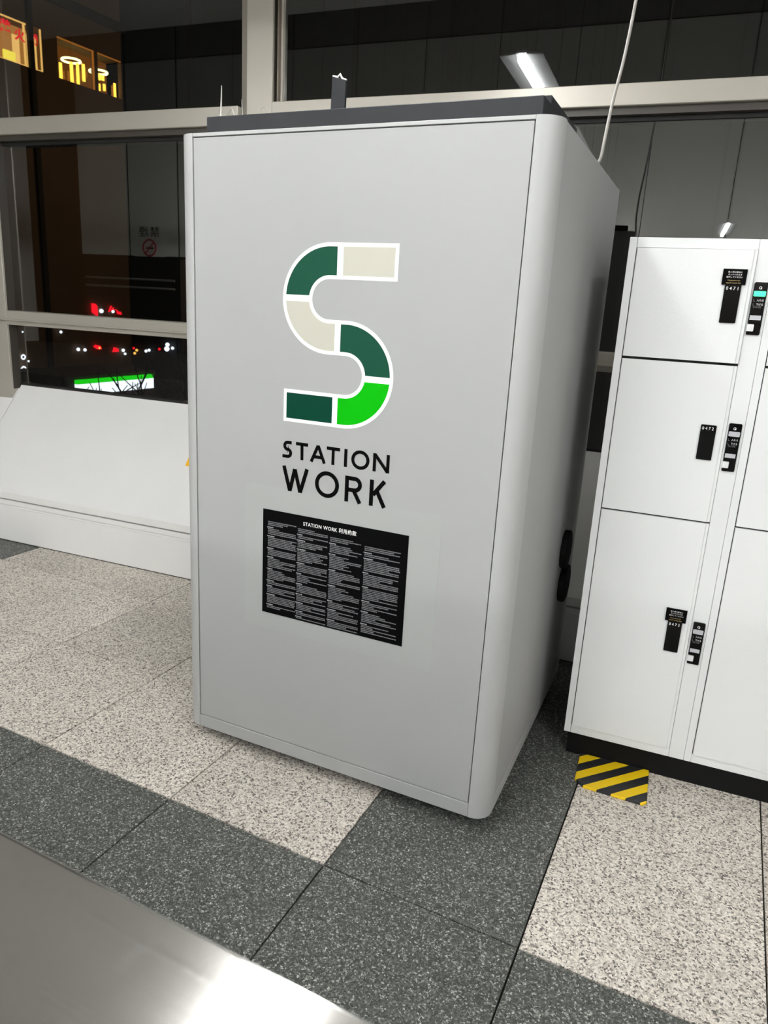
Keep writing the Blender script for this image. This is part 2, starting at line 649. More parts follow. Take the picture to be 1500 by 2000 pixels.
def window(name, x0, x1, ml, mr_, rail_lo, rail_hi, frame_left):
    """one bay between mullions: x0..x1 is the clear opening"""
    r = struct_root(name)
    if ml:
        a, b = ml
        MB().prism([(a, 3.84), (a + 0.057, YW), (b, YW + 0.004), (b, 3.884), (a, 3.884)], 0.85, 4.62).build('mullion', M['alu'], r, 0.002, 1)
        MB().box(b, b + 0.004, YW + 0.02, 3.885, 0.94, 4.62).build('reveal_strip', M['bronze'], r)
    if mr_:
        a, b = mr_
        MB().prism([(a, 3.84), (a + 0.057, YW), (b, YW + 0.004), (b, 3.884), (a, 3.884)], 0.85, 4.62).build('mullion', M['alu'], r, 0.002, 1)
        MB().box(b, b + 0.004, YW + 0.02, 3.885, 0.94, 4.62).build('reveal_strip', M['bronze'], r)
    xs0 = x0
    if frame_left:
        MB().box(x0 + 0.0125, x0 + 0.020, YW + 0.03, 3.886, rail_hi, 4.55).build('frame_jamb', M['alu_dark'], r, 0.002, 1)
        MB().box(x0 + 0.0205, x0 + 0.033, YW + 0.055, 3.886, rail_hi, 4.55).build('frame_jamb', M['alu'], r, 0.002, 1)
    # lower rail with its projecting ridge
    MB().box(x0 + 0.004, x1 - 0.004, YW, 3.93, 1.382, 1.4765).build('lower_rail', M['alu'], r, 0.004, 1)
    MB().box(x0 - 0.2, x1 + 0.002, YW - 0.022, YW - 0.001, 1.412, 1.422).build('rail_ridge', M['alu'], r, 0.002, 1)
    # upper rail
    MB().box(x0 + 0.002, x1 - 0.002, YW, 3.93, rail_lo, rail_hi).build('upper_rail', M['alu'], r, 0.003, 1)
    MB().box(x0 + 0.004, x1 - 0.004, YW + 0.03, 3.95, rail_lo - 0.032, rail_lo).build('rail_soffit', M['bronze'], r)
    MB().box(x0 + 0.004, x1 - 0.004, YW + 0.07, 3.95, rail_lo - 0.052, rail_lo - 0.032).build('gasket', M['gasket'], r)
    MB().box(x0 + 0.002, x1 - 0.002, YW + 0.02, 3.95, 4.54, 4.62).build('head_rail', M['alu'], r)
    MB().box(x0 + 0.002, x1 - 0.002, YG - 0.004, 3.93, 0.93, 0.977).build('gasket', M['gasket'], r)
    for za, zb_ in ((0.976, 1.384), (1.475, rail_lo - 0.05), (rail_hi - 0.002, 4.55)):
        MB().box(x0 + 0.003, x1 - 0.003, YG, YG + 0.002, za, zb_).build('pane', M['glass'], r)
    return r


window('window_1', -6.318, -4.478, (-6.531, -6.318), None, 2.575, 2.673, False)
window('window_2', -4.265, -2.413, (-4.478, -4.265), (-2.413, -2.2), 2.575, 2.673, False)
window('window_3', -2.2, 2.0, None, (2.0, 2.213), 2.590, 2.683, True)

# apron and sloping white sill below the windows
SL = (0.972 - 0.338) / (3.884 - 3.360)
sill = struct_root('trim_1')
APX = (-6.6, 2.2)
MB().box(APX[0], APX[1], 3.357, 3.40, 0.006, 0.237).build('apron_board', M['white'], sill, 0.002, 1)
MB().box(APX[0], APX[1], 3.363, 3.40, 0.238, 0.250).build('apron_ledge', M['white'], sill)
MB().box(APX[0], APX[1], 3.360, 3.40, 0.252, 0.284).build('apron_ledge', M['white'], sill, 0.002, 1)
MB().prism([(3.386, 0.02), (3.386, 0.324), (3.70, 0.70), (3.70, 0.02)], APX[0], APX[1], 'x').build('backing', M['bronze'], sill)
MB().box(APX[0], APX[1], 3.362, 3.385, 0.0, 0.02).build('shadow_gap', M['black_gap'], sill)
for a, b in ((-6.4, -4.262), (-4.254, -2.285), (-2.279, 2.2)):
    p = [(3.357, 0.294), (3.357, 0.338), (3.884, 0.972), (3.90, 0.956), (3.385, 0.325), (3.385, 0.294)]
    MB().prism(p, a, b, 'x').build('sill_panel', M['white'], sill, 0.0015, 1)

# ------------------------------------------------------------------ ceiling lights
def make_light(bare=False):
    t = thing('ceiling_light', '', 'ceiling light', group='suspended fluorescent lights of the concourse')
    L2 = 0.62 if bare else 0.75
    MB().box(-0.030, 0.030, -L2, L2, 0.036, 0.048).box(-0.030, -0.024, -L2 + 0.1, L2 - 0.1, 0.048, 0.068).box(0.024, 0.030, -L2 + 0.1, L2 - 0.1, 0.048, 0.068).box(-0.024, 0.024, -L2 + 0.1, -L2 + 0.11, 0.048, 0.068).box(-0.024, 0.024, L2 - 0.11, L2 - 0.1, 0.048, 0.068).build('housing', M['lamp_white'], t)
    if not bare:
        MB().box(-0.018, 0.018, -L2 + 0.13, L2 - 0.13, 0.0485, 0.064).build('uplight_fill', M['up_fill'], t)  # added glow on top that lifts the ceiling and upper walls
    if bare:                                     # open battens, added out of view to brighten the back wall
        MB().box(-0.034, 0.034, -L2 + 0.015, L2 - 0.015, -0.040, 0.034).build('tube', M['tube'], t, 0.008, 2)
        MB().box(-0.02, 0.02, -0.70, -L2, 0.045, 0.065).build('wall_arm', M['lamp_white'], t)
        return t
    for s in (-1, 1):
        pr = [(s * 0.030, 0.030), (s * 0.128, 0.022), (s * 0.128, 0.027), (s * 0.030, 0.042)]
        MB().prism(pr, -L2, L2, 'y').build('reflector', M['lamp_white'], t)
    MB().box(-0.021, 0.021, -L2 + 0.015, L2 - 0.015, -0.012, 0.034).build('tube', M['tube'], t, 0.008, 2)
    for yy in (-0.45, 0.45):
        MB().tube([(0.021, yy, 0.048), (0.021, yy, ZC - 3.08)], 0.0012, 5).build('hanging_rod', M['black_gap'], t)
    return t


a = 0
lamp0, wash_lamp = make_light(), make_light(True)
spots = [(-1.05, y) for y in (2.32, 0.60, -1.0, -2.55)] + [(0.56, -5.6), (0.44, -8.3)] + \
        [(-2.4, -1.0), (-2.4, -2.7)] + [(-3.7, y) for y in (0.85, -0.8, -2.4, -4.0)] + [(1.05, 0.55), (1.9, -0.9), (1.9, -2.5)] + [(3.2, y) for y in (-2.2, -3.9, -5.6)] + [(4.6, y) for y in (-4.2, -5.9)] + \
        [(x, -9.3) for x in (3.7, 2.8, 1.95, -1.5, -2.35, -3.2, -4.05, -4.9, -5.8, -6.7, -7.6, -8.6, -9.6, -10.6)]
cols = {-1.05: 'in the row over the grey booth', -2.4: 'in the added fill pair left of the booth row', -3.7: 'in the added fill row left of the booth', 1.05: 'alone in front of the lockers', 1.9: 'in the pair nearest the lockers on the right', 3.2: 'in the row of three on the right', 4.6: 'in the outermost pair on the right'}  # both left sets are unseen lights added as fill for the floor
ordn = ['first', 'second', 'third', 'fourth', 'fifth', 'sixth']
ordn2 = ['first', 'second', 'third', 'fourth', 'fifth', 'sixth', 'seventh', 'eighth', 'ninth', 'tenth', 'eleventh', 'twelfth', 'thirteenth', 'fourteenth']
cnt = {}
for k, (x, y) in enumerate(spots):
    o = lamp0 if k == 0 else wash_lamp if k == len(spots) - 14 else copy_tree(wash_lamp if y == -9.3 else lamp0)
    o.location = (x, y, 3.08)
    c = cnt.get(x, 0)
    cnt[x] = c + 1
    if x == 0.56:
        o['label'] = 'white fluorescent light far behind, reflected in the glass just above the left locker'
    elif x == 0.44:
        o['label'] = 'white fluorescent light farthest behind, glinting on the upper door of the left locker'
    elif (x, c) == (-1.05, 0):
        o['label'] = 'white fluorescent light nearest the window, over the grey booth, reflected in the upper glass'
    elif y == -9.3:
        o['label'] = 'added white fluorescent light along the back wall, out of view, %s from the right' % ordn2[k - len(spots) + 14]
    else:
        o['label'] = 'white fluorescent light %s, %s from the window' % (cols[x], ordn[c])

# ------------------------------------------------------------------ work booth
booth = thing('work_booth', 'tall grey work booth with a big green and white S emblem on its front', 'booth', (-0.392, 1.989, 0), -0.0539)
BW, BD = -1.0735, 1.215
Z0, ZP, ZT, ZTOP = 0.055, 0.1034, 2.1177, 2.128
RC = 0.058


def post_profile():
    pts = [(0, 0), (0.0056, 0)]
    pts += [(0.0056 + RC * math.cos(math.radians(t)), RC + RC * math.sin(math.radians(t))) for t in range(-90, 1, 6)][1:]
    pts += [(0.0636, 0.072), (0.045, 0.072), (0.030, 0.045), (0, 0.022)]
    return pts


for sx_ in (0, 1):
    for sy_ in (0, 1):
        pr = [((BW - u) if sx_ else u, (BD - v) if sy_ else v) for u, v in post_profile()]
        MB().prism(pr, Z0, ZTOP).build('corner_post', M['booth_trim'], booth, 0, smooth=True)
MB().box(BW + 0.0035, -0.0035, 0.0015, 0.02, ZP + 0.003, ZT - 0.003).build('front_panel', M['booth'], booth, 0.0008, 1)
MB().box(BW + 0.0008, -0.0008, -0.0005, 0.02, Z0, ZP).build('bottom_rail', M['booth'], booth, 0.0012, 1)
MB().box(BW + 0.0008, -0.0008, 0.0, 0.02, ZT, ZTOP).build('top_rail', M['booth_trim'], booth, 0.001, 1)
for u0, u1 in ((0.045, 0.0630), (BW - 0.0630, BW - 0.045)):
    MB().box(u0, u1, 0.0722, BD - 0.0722, ZP + 0.002, ZTOP - 0.001).build('side_panel', M['booth'], booth, 0.0008, 1)
    d = 0.0012 if u0 > 0 else -0.0012
    MB().box(u0 + d, u1 + d, 0.0722, BD - 0.0722, Z0, ZP).build('bottom_rail', M['booth_trim'], booth, 0.001, 1)
MB().box(BW, 0, BD - 0.02, BD - 0.002, Z0, ZTOP - 0.001).build('back_panel', M['booth'], booth)
MB().box(BW - 0.04, 0.04, 0.021, BD - 0.021, 0.06, ZTOP - 0.006).build('core', M['black_gap'], booth)
MB().box(BW + 0.02, -0.02, 0.08, BD - 0.08, 0.0, 0.06).build('plinth', M['rubber'], booth)
# charcoal cap, tray and bits left standing on the roof
cap = MB().box(-1.040, 0.009, 0.028, 1.02, ZTOP - 0.008, 2.1785).build('roof_cap', M['charcoal'], booth, 0.002, 1, label='charcoal grey cap plate')
MB().box(-0.09, -0.004, 0.165, 0.545, 2.1785, 2.214).build('roof_tray', M['charcoal'], booth, 0.002, 1, label='small charcoal tray on the cap')
br = MB()
br.prism([(-0.768, 2.1785), (-0.716, 2.1785), (-0.714, 2.338), (-0.764, 2.352)], 0.32, 0.332, 'y')
brk = br.build('bracket', M['charcoal'], booth, 0.001, 1, label='upright charcoal plate with a torn white top edge')
MB().tube([(-0.764, 0.326, 2.353), (-0.745, 0.325, 2.350), (-0.738, 0.326, 2.358), (-0.730, 0.326, 2.345), (-0.714, 0.326, 2.339)], 0.0035, 6).build('torn_edge', M['white_print'], brk, smooth=True)
MB().tube([(-1.018, 0.07, 2.1785), (-1.017, 0.07, 2.20), (-1.014, 0.07, 2.275)], [0.010, 0.0028, 0.0012], 8).build('cable_tie', M['clear_tie'], booth, smooth=True, label='upright tail of a clear cable tie')
MB().tube([(-1.003, 0.07, 2.179), (-0.978, 0.07, 2.208), (-0.974, 0.07, 2.206), (-0.962, 0.07, 2.178)], 0.0015, 6).build('cable_tie', M['clear_tie'], booth, smooth=True, label='bent clear cable tie')
MB().tube([(-0.936, 0.07, 2.178), (-0.939, 0.07, 2.232)], [0.0013, 0.0008], 6).build('cable_tie', M['clear_tie'], booth, smooth=True, label='thin upright cable tie tail')
MB().tube([(-0.868, 0.07, 2.178)] + [(-0.858 + 0.014 * math.cos(t), 0.07, 2.193 + 0.014 * math.sin(t)) for t in [PI * 1.15 - k * PI * 1.4 / 10 for k in range(11)]] + [(-0.843, 0.07, 2.178)], 0.0014, 6).build('cable_tie', M['clear_tie'], booth, smooth=True, label='looped cable tie')
# the dark pads low on the rear right edge
for vc, z0_, z1_, rv in ((0.87, 0.655, 0.815, 0.070), (0.93, 0.49, 0.650, 0.080)):
    pd = MB()
    n = 16
    pl_ = [(vc + rv * math.cos(2 * PI * k / n), (z0_ + z1_) / 2 + (z1_ - z0_) / 2 * math.sin(2 * PI * k / n)) for k in range(n)]
    pd.prism(pl_, 0.060, 0.088, 'x')
    pd.build('side_pad', M['rubber'], booth, 0.008, 2, label='black oblong pad low on the right side near the rear edge')

FV = 0.0010          # printed matter lies on the front panel
MB().box(-0.872, -0.165, FV, 0.0016, 0.535, 1.046).build('clear_film', M['film'], booth, label='paler square of clear film behind the notice')
# S emblem: white outline, then six coloured cells
AC1, AC2, RR, HB = (-0.573, 1.654), (-0.512, 1.4335), 0.11025, 0.1035
zt_, zm_, zb2 = AC1[1] + RR, 1.54375, AC2[1] - RR
path = [(-0.354, zt_)] + arc(*AC1, RR, 90, 270, 44) + arc(*AC2, RR, 90, -90, 44) + [(-0.7255, zb2)]
emb = band(MB(), path, HB, FV - 0.0004).build('emblem', M['white_print'], booth, label='white outline of the S emblem')
CW = HB - 0.0225
cells = [
    ([(-0.3650, zt_), (-0.5305, zt_)], 'beige_print', 'pale beige cell'),
    ([(-0.5505, zt_)] + arc(*AC1, RR, 90, 180, 24), 'green1', 'dark green cell', 1.6630, None),
    (arc(*AC1, RR, 180, 270, 24) + [(-0.5505, zm_)], 'beige_print', 'pale beige cell', None, 1.6440),
    ([(-0.5305, zm_)] + arc(*AC2, RR, 90, 0, 24), 'green1', 'dark green cell', 1.4390, None),
    (arc(*AC2, RR, 0, -90, 24) + [(-0.532, zb2)], 'green3', 'bright green cell', None, 1.4200),
    ([(-0.5505, zb2), (-0.7150, zb2)], 'green2', 'deep green cell'),
]
for pts, mk, lb, *lim in cells:
    cm = band(MB(), pts, CW, FV - 0.0009)
    if lim:                                      # the joint between two cells is cut level
        cm.v = [(x, y, max(z, lim[0]) if lim[0] else min(z, lim[1])) for x, y, z in cm.v]
    cm.build('emblem_cell', M[mk], emb, label=lb)

# lettering STATION / WORK
ST, SB, sw = 1.2085, 1.1515, 0.0108


def strokes(lst, wd, name='letter'):
    mb = MB()
    for pts, closed in lst:
        band(mb, pts, wd, FV - 0.0004, closed)
    return mb.build(name, M['black_print'], booth)


h = sw / 2
zm = (ST + SB) / 2
rs = (ST - SB - sw) / 4
strokes([([(-0.693, ST - h)] + arc(-0.7075, ST - h - rs, rs, 90, 270, 12) + arc(-0.7075, SB + h + rs, rs, 90, -90, 12) + [(-0.727, SB + h)], False)], sw)
strokes([([(-0.677, ST - h), (-0.632, ST - h)], False), ([(-0.6545, ST - h), (-0.6535, SB)], False)], sw)
strokes([([(-0.6195, SB), (-0.5955, ST - 0.002)], False), ([(-0.5955, ST - 0.002), (-0.5715, SB)], False), ([(-0.610, SB + 0.0175), (-0.581, SB + 0.0175)], False)], sw)
strokes([([(-0.5645, ST - h), (-0.517, ST - h)], False), ([(-0.541, ST - h), (-0.541, SB)], False)], sw)
strokes([([(-0.4965, ST), (-0.4965, SB)], False)], sw)
strokes([(arc(-0.4455, zm, 0.0305 - h + 0.001, 0, 360, 36, 0.0295 - h + 0.001)[:-1], True)], sw)
strokes([([(-0.3970, SB), (-0.3970, ST)], False), ([(-0.3965, ST - 0.003), (-0.3525, SB + 0.003)], False), ([(-0.3520, SB), (-0.3520, ST)], False)], sw)
WT, WBm, ww = 1.1245, 1.0405, 0.0135
strokes([([(-0.7205, WT), (-0.6965, WBm + 0.002)], False), ([(-0.6965, WBm + 0.002), (-0.6790, WT - 0.006)], False),
         ([(-0.6790, WT - 0.006), (-0.6575, WBm + 0.002)], False), ([(-0.6575, WBm + 0.002), (-0.6335, WT)], False)], ww)
strokes([(arc(-0.5595, (WT + WBm) / 2 + 0.002, 0.0435 - ww / 2, 0, 360, 40, 0.0435 - ww / 2)[:-1], True)], ww)
h2 = ww / 2
strokes([([(-0.4885, WBm), (-0.4885, WT)], False),
         ([(-0.4885, WT - h2)] + arc(-0.4610, WT - h2 - 0.0185, 0.0185, 90, -90, 14) + [(-0.4885, WT - h2 - 0.037)], False),
         ([(-0.4640, WT - 0.045), (-0.4410, WBm)], False)], ww)
strokes([([(-0.4025, WBm), (-0.4025, WT)], False), ([(-0.3965, WBm + 0.036), (-0.3595, WT)], False), ([(-0.3840, WBm + 0.050), (-0.3570, WBm)], False)], ww)

# black notice with four columns of small print
notice = MB().box(-0.798, -0.2675, FV - 0.0012, FV + 0.0002, 0.5935, 0.9665).build('notice', M['black_print'], booth, label='black notice of terms in four columns')
text_part('STATION WORK 利用約款', 'notice_title', M['white_print'], notice, -0.6415, -0.4465, 0.9325, 0.9490, FV - 0.0016, 1.12, bold=0.012)
rng = random.Random(3)
for (c0, c1, ztop, zend) in ((-0.7805, -0.669, 0.9265, 0.614), (-0.664, -0.549, 0.9215, 0.603), (-0.543, -0.428, 0.9135, 0.601), (-0.418, -0.293, 0.9060, 0.612)):
    body, heads = MB(), MB()
    z = ztop
    pitch, hh = 0.00575, 0.0037
    left, heading = 3, False
    while z > zend:
        if left == 0:
            heading = True
            z -= 0.0025
            left = rng.randint(2, 8)
        full = 1.0 if rng.random() < 0.58 else rng.uniform(0.35, 0.9)
        if heading:
            full = rng.uniform(0.15, 0.3)
        x = c0 if heading else c0 + 0.003
        end = c0 + (c1 - c0) * full
        tgt = heads if heading else body
        while x < end:
            g = rng.uniform(0.0022, 0.0044)
            ha = hh * rng.uniform(0.7, 1.0)
            tgt.add([(x, FV - 0.0016, z - ha), (x + g, FV - 0.0016, z - ha), (x + g, FV - 0.0016, z), (x, FV - 0.0016, z)], [(0, 1, 2, 3)])
            x += g + 0.0009
        z -= pitch
        if heading:
            heading = False
        else:
            left -= 1
    for mb_, mk, nm in ((body, 'grey_print', 'small_print'), (heads, 'heading_print', 'small_print_heading')):
        q = mb_.build(nm, M[mk], notice)
        q['kind'] = 'stuff'

# ------------------------------------------------------------------ coin lockers
LX, LY = -0.166, 2.562


def rounded(x0, x1, z0, z1, r, n=4, corners=(1, 1, 1, 1)):
    pts = []
    for (cx_, cz_, a0, on) in ((x1 - r, z1 - r, 0, corners[0]), (x0 + r, z1 - r, 90, corners[1]), (x0 + r, z0 + r, 180, corners[2]), (x1 - r, z0 + r, 270, corners[3])):
        if on:
            pts += [(cx_ + r * math.cos(math.radians(a0 + 90 * k / n)), cz_ + r * math.sin(math.radians(a0 + 90 * k / n))) for k in range(n + 1)]
        else:
            sx1 = r if a0 in (0, 270) else -r
            sz1 = r if a0 in (0, 90) else -r
            pts.append((cx_ + sx1, cz_ + sz1))
    return pts


def lock_panel(parent, ztop, lit):
    x0, x1 = 0.3815, 0.4195
    zb_ = ztop - 0.157
    poly = rounded(x0, x1, zb_, ztop, 0.003)
    # L-shaped black plate with the notch for the door's latch
    body = [(x0, zb_ + 0.010), (0.4005, zb_ + 0.010), (0.4005, zb_ + 0.033), (x0, zb_ + 0.033)]
    up_ = rounded(x0, x1, zb_ + 0.033, ztop, 0.003, corners=(1, 1, 0, 0))
    mb = MB()
    outline = [(x1, zb_ + 0.003), (x1 - 0.003, zb_), (x0 + 0.002, zb_), (x0, zb_ + 0.002), (x0, zb_ + 0.010), (0.3985, zb_ + 0.010), (0.4005, zb_ + 0.012), (0.4005, zb_ + 0.031),
               (0.3985, zb_ + 0.033), (x0, zb_ + 0.033), (x0, ztop - 0.003), (x0 + 0.003, ztop), (x1 - 0.003, ztop), (x1, ztop - 0.003)]
    mb.prism(outline[::-1], -0.006, 0.004, 'y')
    lp = mb.build('lock_panel', M['gloss_black'], parent)
    MB().prism(rounded(x0 - 0.001, 0.3995, zb_ + 0.011, zb_ + 0.032, 0.002, corners=(1, 0, 0, 1)), -0.009, 0.003, 'y').build('latch', M['locker_frame'], lp)
    MB().prism(rounded(0.3835, 0.4165, ztop - 0.042, ztop - 0.026, 0.0025), -0.0085, -0.003, 'y').build('button', M['green_led' if lit else 'silver'], lp, label='button lit green' if lit else None)
    MB().prism(rounded(0.3840, 0.4150, ztop - 0.1120, ztop - 0.0985, 0.001), -0.0075, -0.003, 'y').build('name_plate', M['silver'], lp)
    ic = MB()
    band(ic, arc(0.3995, ztop - 0.0165, 0.0036, 10, 330, 14)[:], 0.0014, -0.0066)
    ic.prism(rounded(0.4000, 0.4035, ztop - 0.0205, ztop - 0.0165, 0.0008), -0.0067, -0.0062, 'y')
    ic.build('lock_symbol', M['white_print'], lp)
    for i_, s_ in enumerate(('入れる', '下げる')):
        zz = ztop - 0.0535 - 0.0125 * i_
        text_part(s_, 'lettering', M['white_print'], lp, 0.3950, 0.4140, zz - 0.003, zz + 0.004, -0.0066, 1.1)
        bk = MB()
        band(bk, [(0.3865, zz + 0.004), (0.3865, zz - 0.003), (0.3905, zz - 0.003)], 0.0008, -0.0066)
        bk.build('arrow_mark', M['grey_print'], lp)
    text_part('CLOSE', 'lettering', M['grey_print'], lp, 0.3880, 0.4100, ztop - 0.0765, ztop - 0.0705, -0.0066)
    return lp


def locker_unit(label, ox, doors, width, first):
    t = thing('coin_locker', label, 'locker', (LX + ox, LY, 0), 0.0, 'white coin lockers right of the booth')
    D = 0.55
    body = MB()
    body.box(0.0, width, 0.016, D, 0.105, 1.8985)
    body.build('carcass', M['locker_frame'], t, 0.001, 1)
    MB().box(0, 0.0235, 0, 0.016, 0.105, 1.8985).build('side_stile', M['locker_frame'], t, 0.001, 1)
    MB().box(0.0242, 0.3755, 0, 0.016, 1.8675, 1.8985).build('top_rail', M['locker_frame'], t, 0.001, 1)
    MB().box(0.0242, 0.3755, 0, 0.016, 0.105, 0.1375).build('bottom_rail', M['locker_frame'], t, 0.001, 1)
    MB().box(0.3762, 0.4272, 0, 0.016, 0.105, 1.8985).build('lock_strip', M['locker_frame'], t, 0.001, 1)
    MB().box(0.0238, 0.3760, 0.006, 0.0158, 0.137, 1.868).build('door_gap', M['black_gap'], t)
    MB().box(0.015 if first else 0.0, width + 0.0006, 0.032, D - 0.02, 0.0, 0.105).build('plinth', M['rubber'], t, label='black recessed plinth')
    nums = {0: '0471', 1: '0472', 2: '0473'}
    for k, (z0_, z1_) in enumerate(doors):
        d = MB()
        e = 0.011
        # folded edge: the face stands proud and turns back along the lock side
        d.prism([(0.0262, 0.012), (0.0262, -0.003), (0.028, -0.005), (0.364, -0.005), (0.3672, -0.002), (0.3745, -0.001), (0.3752, 0.001), (0.3752, 0.012)], z0_, z1_)
        door = d.build('door', M['locker'], t, 0.0, 1)
        if k == 0 and first:
            door.location = (0.0262, 0, 0)
            door.rotation_euler = (0, 0, math.radians(-1.6))
            sub = -0.0262
        else:
            sub = 0.0
        if first:
            zt = (1.764, 1.327, 0.635)[k]
            pl2 = MB().prism(rounded(0.2990 + sub, 0.3455 + sub, zt - 0.115, zt, 0.003), -0.0105, -0.004, 'y')
            npz = pl2.build('number_plate', M['gloss_black'], door)
            text_part(nums[k], 'numerals', M['white_print'], npz, 0.3035 + sub, 0.3375 + sub, zt - 0.0165, zt - 0.0065, -0.0112, 1.6)
            if k != 1:
                zs = zt - 0.001
                stk = MB().box(0.288 + sub, 0.3555 + sub, -0.0115, -0.006, zs, zs + 0.0465).build('sticker', M['black_print'], door, label='black sticker with white instructions')
                for i_, (s_, a_, b_) in enumerate((('投入時は最後に', 0.302, 0.342), ('タッチパネルを', 0.303, 0.342), ('操作してください', 0.299, 0.345))):
                    zz = zs + 0.0395 - 0.0075 * i_
                    text_part(s_, 'lettering', M['white_print'], stk, a_ + sub, b_ + sub, zz - 0.0045, zz + 0.0005, -0.0119)
                for i_, (s_, a_, b_) in enumerate((('Manipulate the', 0.304, 0.339), ('touch screen last', 0.301, 0.342))):
                    zz = zs + 0.0138 - 0.0068 * i_
                    text_part(s_, 'lettering', M['gold_print'], stk, a_ + sub, b_ + sub, zz - 0.0035, zz + 0.0008, -0.0119)
        if k == 0 and first:
            for v in door.data.vertices:
                v.co.x += sub
    if first:
        for k, zt in enumerate((1.774, 1.339, 0.6445)):
            lock_panel(t, zt, k == 0)
    return t


L1 = locker_unit('white coin locker beside the booth, numbered 0471 to 0473', 0.0, ((1.5270, 1.8660), (1.0035, 1.5185), (0.1390, 0.9975)), 0.4275, True)
L2_ = locker_unit('white coin locker at the right edge, only its plain left doors showing', 0.4281, ((1.5270, 1.8660), (1.0035, 1.5185), (0.1390, 0.9975)), 0.4275, False)

# hazard striped foot cover in front of the locker
hz = [(-0.0965, 2.592), (-0.0965, 2.420), (-0.062, 2.386), (0.143, 2.377), (0.155, 2.392), (0.157, 2.592)]
hzc = (0.03, 2.49)
mt = MB()
# local origin is chosen so the stripes fall as printed
OX, OY = 0.0, 2.5295 + 0.0
mt.prism([(x - OX, y - OY) for x, y in hz], 0.0, 0.011)
mat_o = mt.build('hazard_mat', M['hazard'], None, 0.004, 2)
mat_o.location = (OX, OY, 0.0)
tag(mat_o, 'yellow and black striped foot cover on the floor under the left locker', 'floor mat')

# ------------------------------------------------------------------ cable from above to the booth roof
cb = MB()
cpts = [(-0.300, 2.62, 2.1285), (-0.297, 2.66, 2.16), (-0.303, 2.76, 2.24), (-0.299, 2.82, 2.36), (-0.284, 2.86, 2.50), (-0.272, 2.88, 2.66), (-0.262, 2.88, 2.85), (-0.255, 2.87, 3.3), (-0.25, 2.85, 4.5), (-0.25, 2.85, ZC)]


def smooth_path(P, k=6):
    P = [Vector(p) for p in P]
    out = []
    for i in range(len(P) - 1):
        p0, p1, p2, p3 = P[max(i - 1, 0)], P[i], P[i + 1], P[min(i + 2, len(P) - 1)]
        for s in range(k):
            t = s / k
            out.append(0.5 * ((2 * p1) + (-p0 + p2) * t + (2 * p0 - 5 * p1 + 4 * p2 - p3) * t * t + (-p0 + 3 * p1 - 3 * p2 + p3) * t ** 3))
    return out + [P[-1]]


cb.tube(smooth_path(cpts), 0.0056, 8)
cab = cb.build('cable', M['cable'], None, smooth=True)
tag(cab, 'pale grey cable hanging from the ceiling to the booth roof', 'cable')

# yellow tag on the sloping sill, peeping out beside the booth
sl_n = math.atan(SL)
yt = MB().box(-0.035, 0.05, -0.055, 0.055, 0.0, 0.008).build('warning_tag', M['yellow'], None, 0.002, 1)
yt.location = (-2.618, 3.632, 0.338 + SL * (3.632 - 3.357) + 0.002)
yt.rotation_euler = (sl_n, 0, 0)
tag(yt, 'small yellow plastic tag on the white sloping sill, half hidden by the booth', 'tag')

# no-smoking sign on the far wall, seen only as a reflection in the left window
ns = thing('wall_sign', 'white no smoking sign on the back wall, faintly mirrored in the left window', 'sign', (-14.2, YB, 2.52))
ns.rotation_euler = (0, 0, PI)
MB().box(-0.55, 0.55, -0.006, 0.0, 0.12, 1.05).build('sign_plate', M['wall'], ns)
MB().ring((0, -0.012, 0.36), 0.22, 0.022, 'y', 32, 6).build('red_ring', M['red_paint'], ns)
MB().prism([(-0.165, 0.50), (-0.14, 0.525), (0.165, 0.22), (0.14, 0.195)], -0.014, -0.006, 'y').build('red_slash', M['red_paint'], ns)
MB().box(-0.14, 0.12, -0.012, -0.006, 0.335, 0.375).build('cigarette', M['black_print'], ns)
text_part('禁煙', 'lettering', M['black_print'], ns, -0.35, 0.35, 0.66, 0.94, -0.008, 1.2)

# ------------------------------------------------------------------ brushed steel counter in the foreground
ct = thing('steel_counter', 'brushed stainless steel counter in the foreground, its edge crossing the lower left corner', 'counter', (-0.573, 0.453, 0), GA + 0.002)
tp = MB().box(-2.2, 0.95, -0.42, 0.0, 1.070, 1.100)
top = tp.build('counter_top', M['steel'], ct, 0.005, 3)
uv = top.data.uv_layers.new(name='brush')
for lp_ in top.data.loops:
    co = top.data.vertices[lp_.vertex_index].co
    uv.data[lp_.index].uv = (co.y, co.x)
MB().box(-2.17, 0.92, -0.39, -0.05, 0.09, 1.070).build('counter_body', M['white'], ct)
MB().box(-2.14, 0.89, -0.36, -0.08, 0.0, 0.09).build('plinth', M['rubber'], ct)

# ------------------------------------------------------------------ the city at night beyond the glass
ground = MB().box(-110, 40, 4.3, 110, -8.4, -8.0).build('road', M['road'])
tag(ground, 'dark asphalt street far below the windows', 'road')

FTH = 0.12
fac = thing('restaurant_building', 'brown building behind the left window with gold lit restaurant windows', 'building', (-40.456, 48.0, -8.0), PI / 2 - FTH)
G = 8.0
fw_ = MB()
fw_.box(-30, 0.0, 0.0, 0.35, 0, 15.42 + G)
fw_.box(-30, 0.0, 0.0, 0.35, 17.93 + G, 24.5 + G)
for a_, b_ in ((-30, -13.2), (-6.75, -5.55), (-2.5, -2.19), (-0.06, 0.0)):
    fw_.box(a_, b_, 0.0, 0.35, 15.42 + G, 17.93 + G)
fw_.box(-30, 0, 0.35, 9, 0, 15.42 + G)
fw_.box(-30, 0, 0.35, 9, 17.93 + G, 24.5 + G)
fw_.build('wall', M['facade'], fac)
MB().box(-30.2, 0.15, -0.35, 0.0, 19.75 + G, 20.35 + G).build('cornice', M['facade_dark'], fac)
MB().box(-7.86, -7.52, -0.25, 0.0, 0.0, 24.5 + G).build('pier', M['facade_dark'], fac)
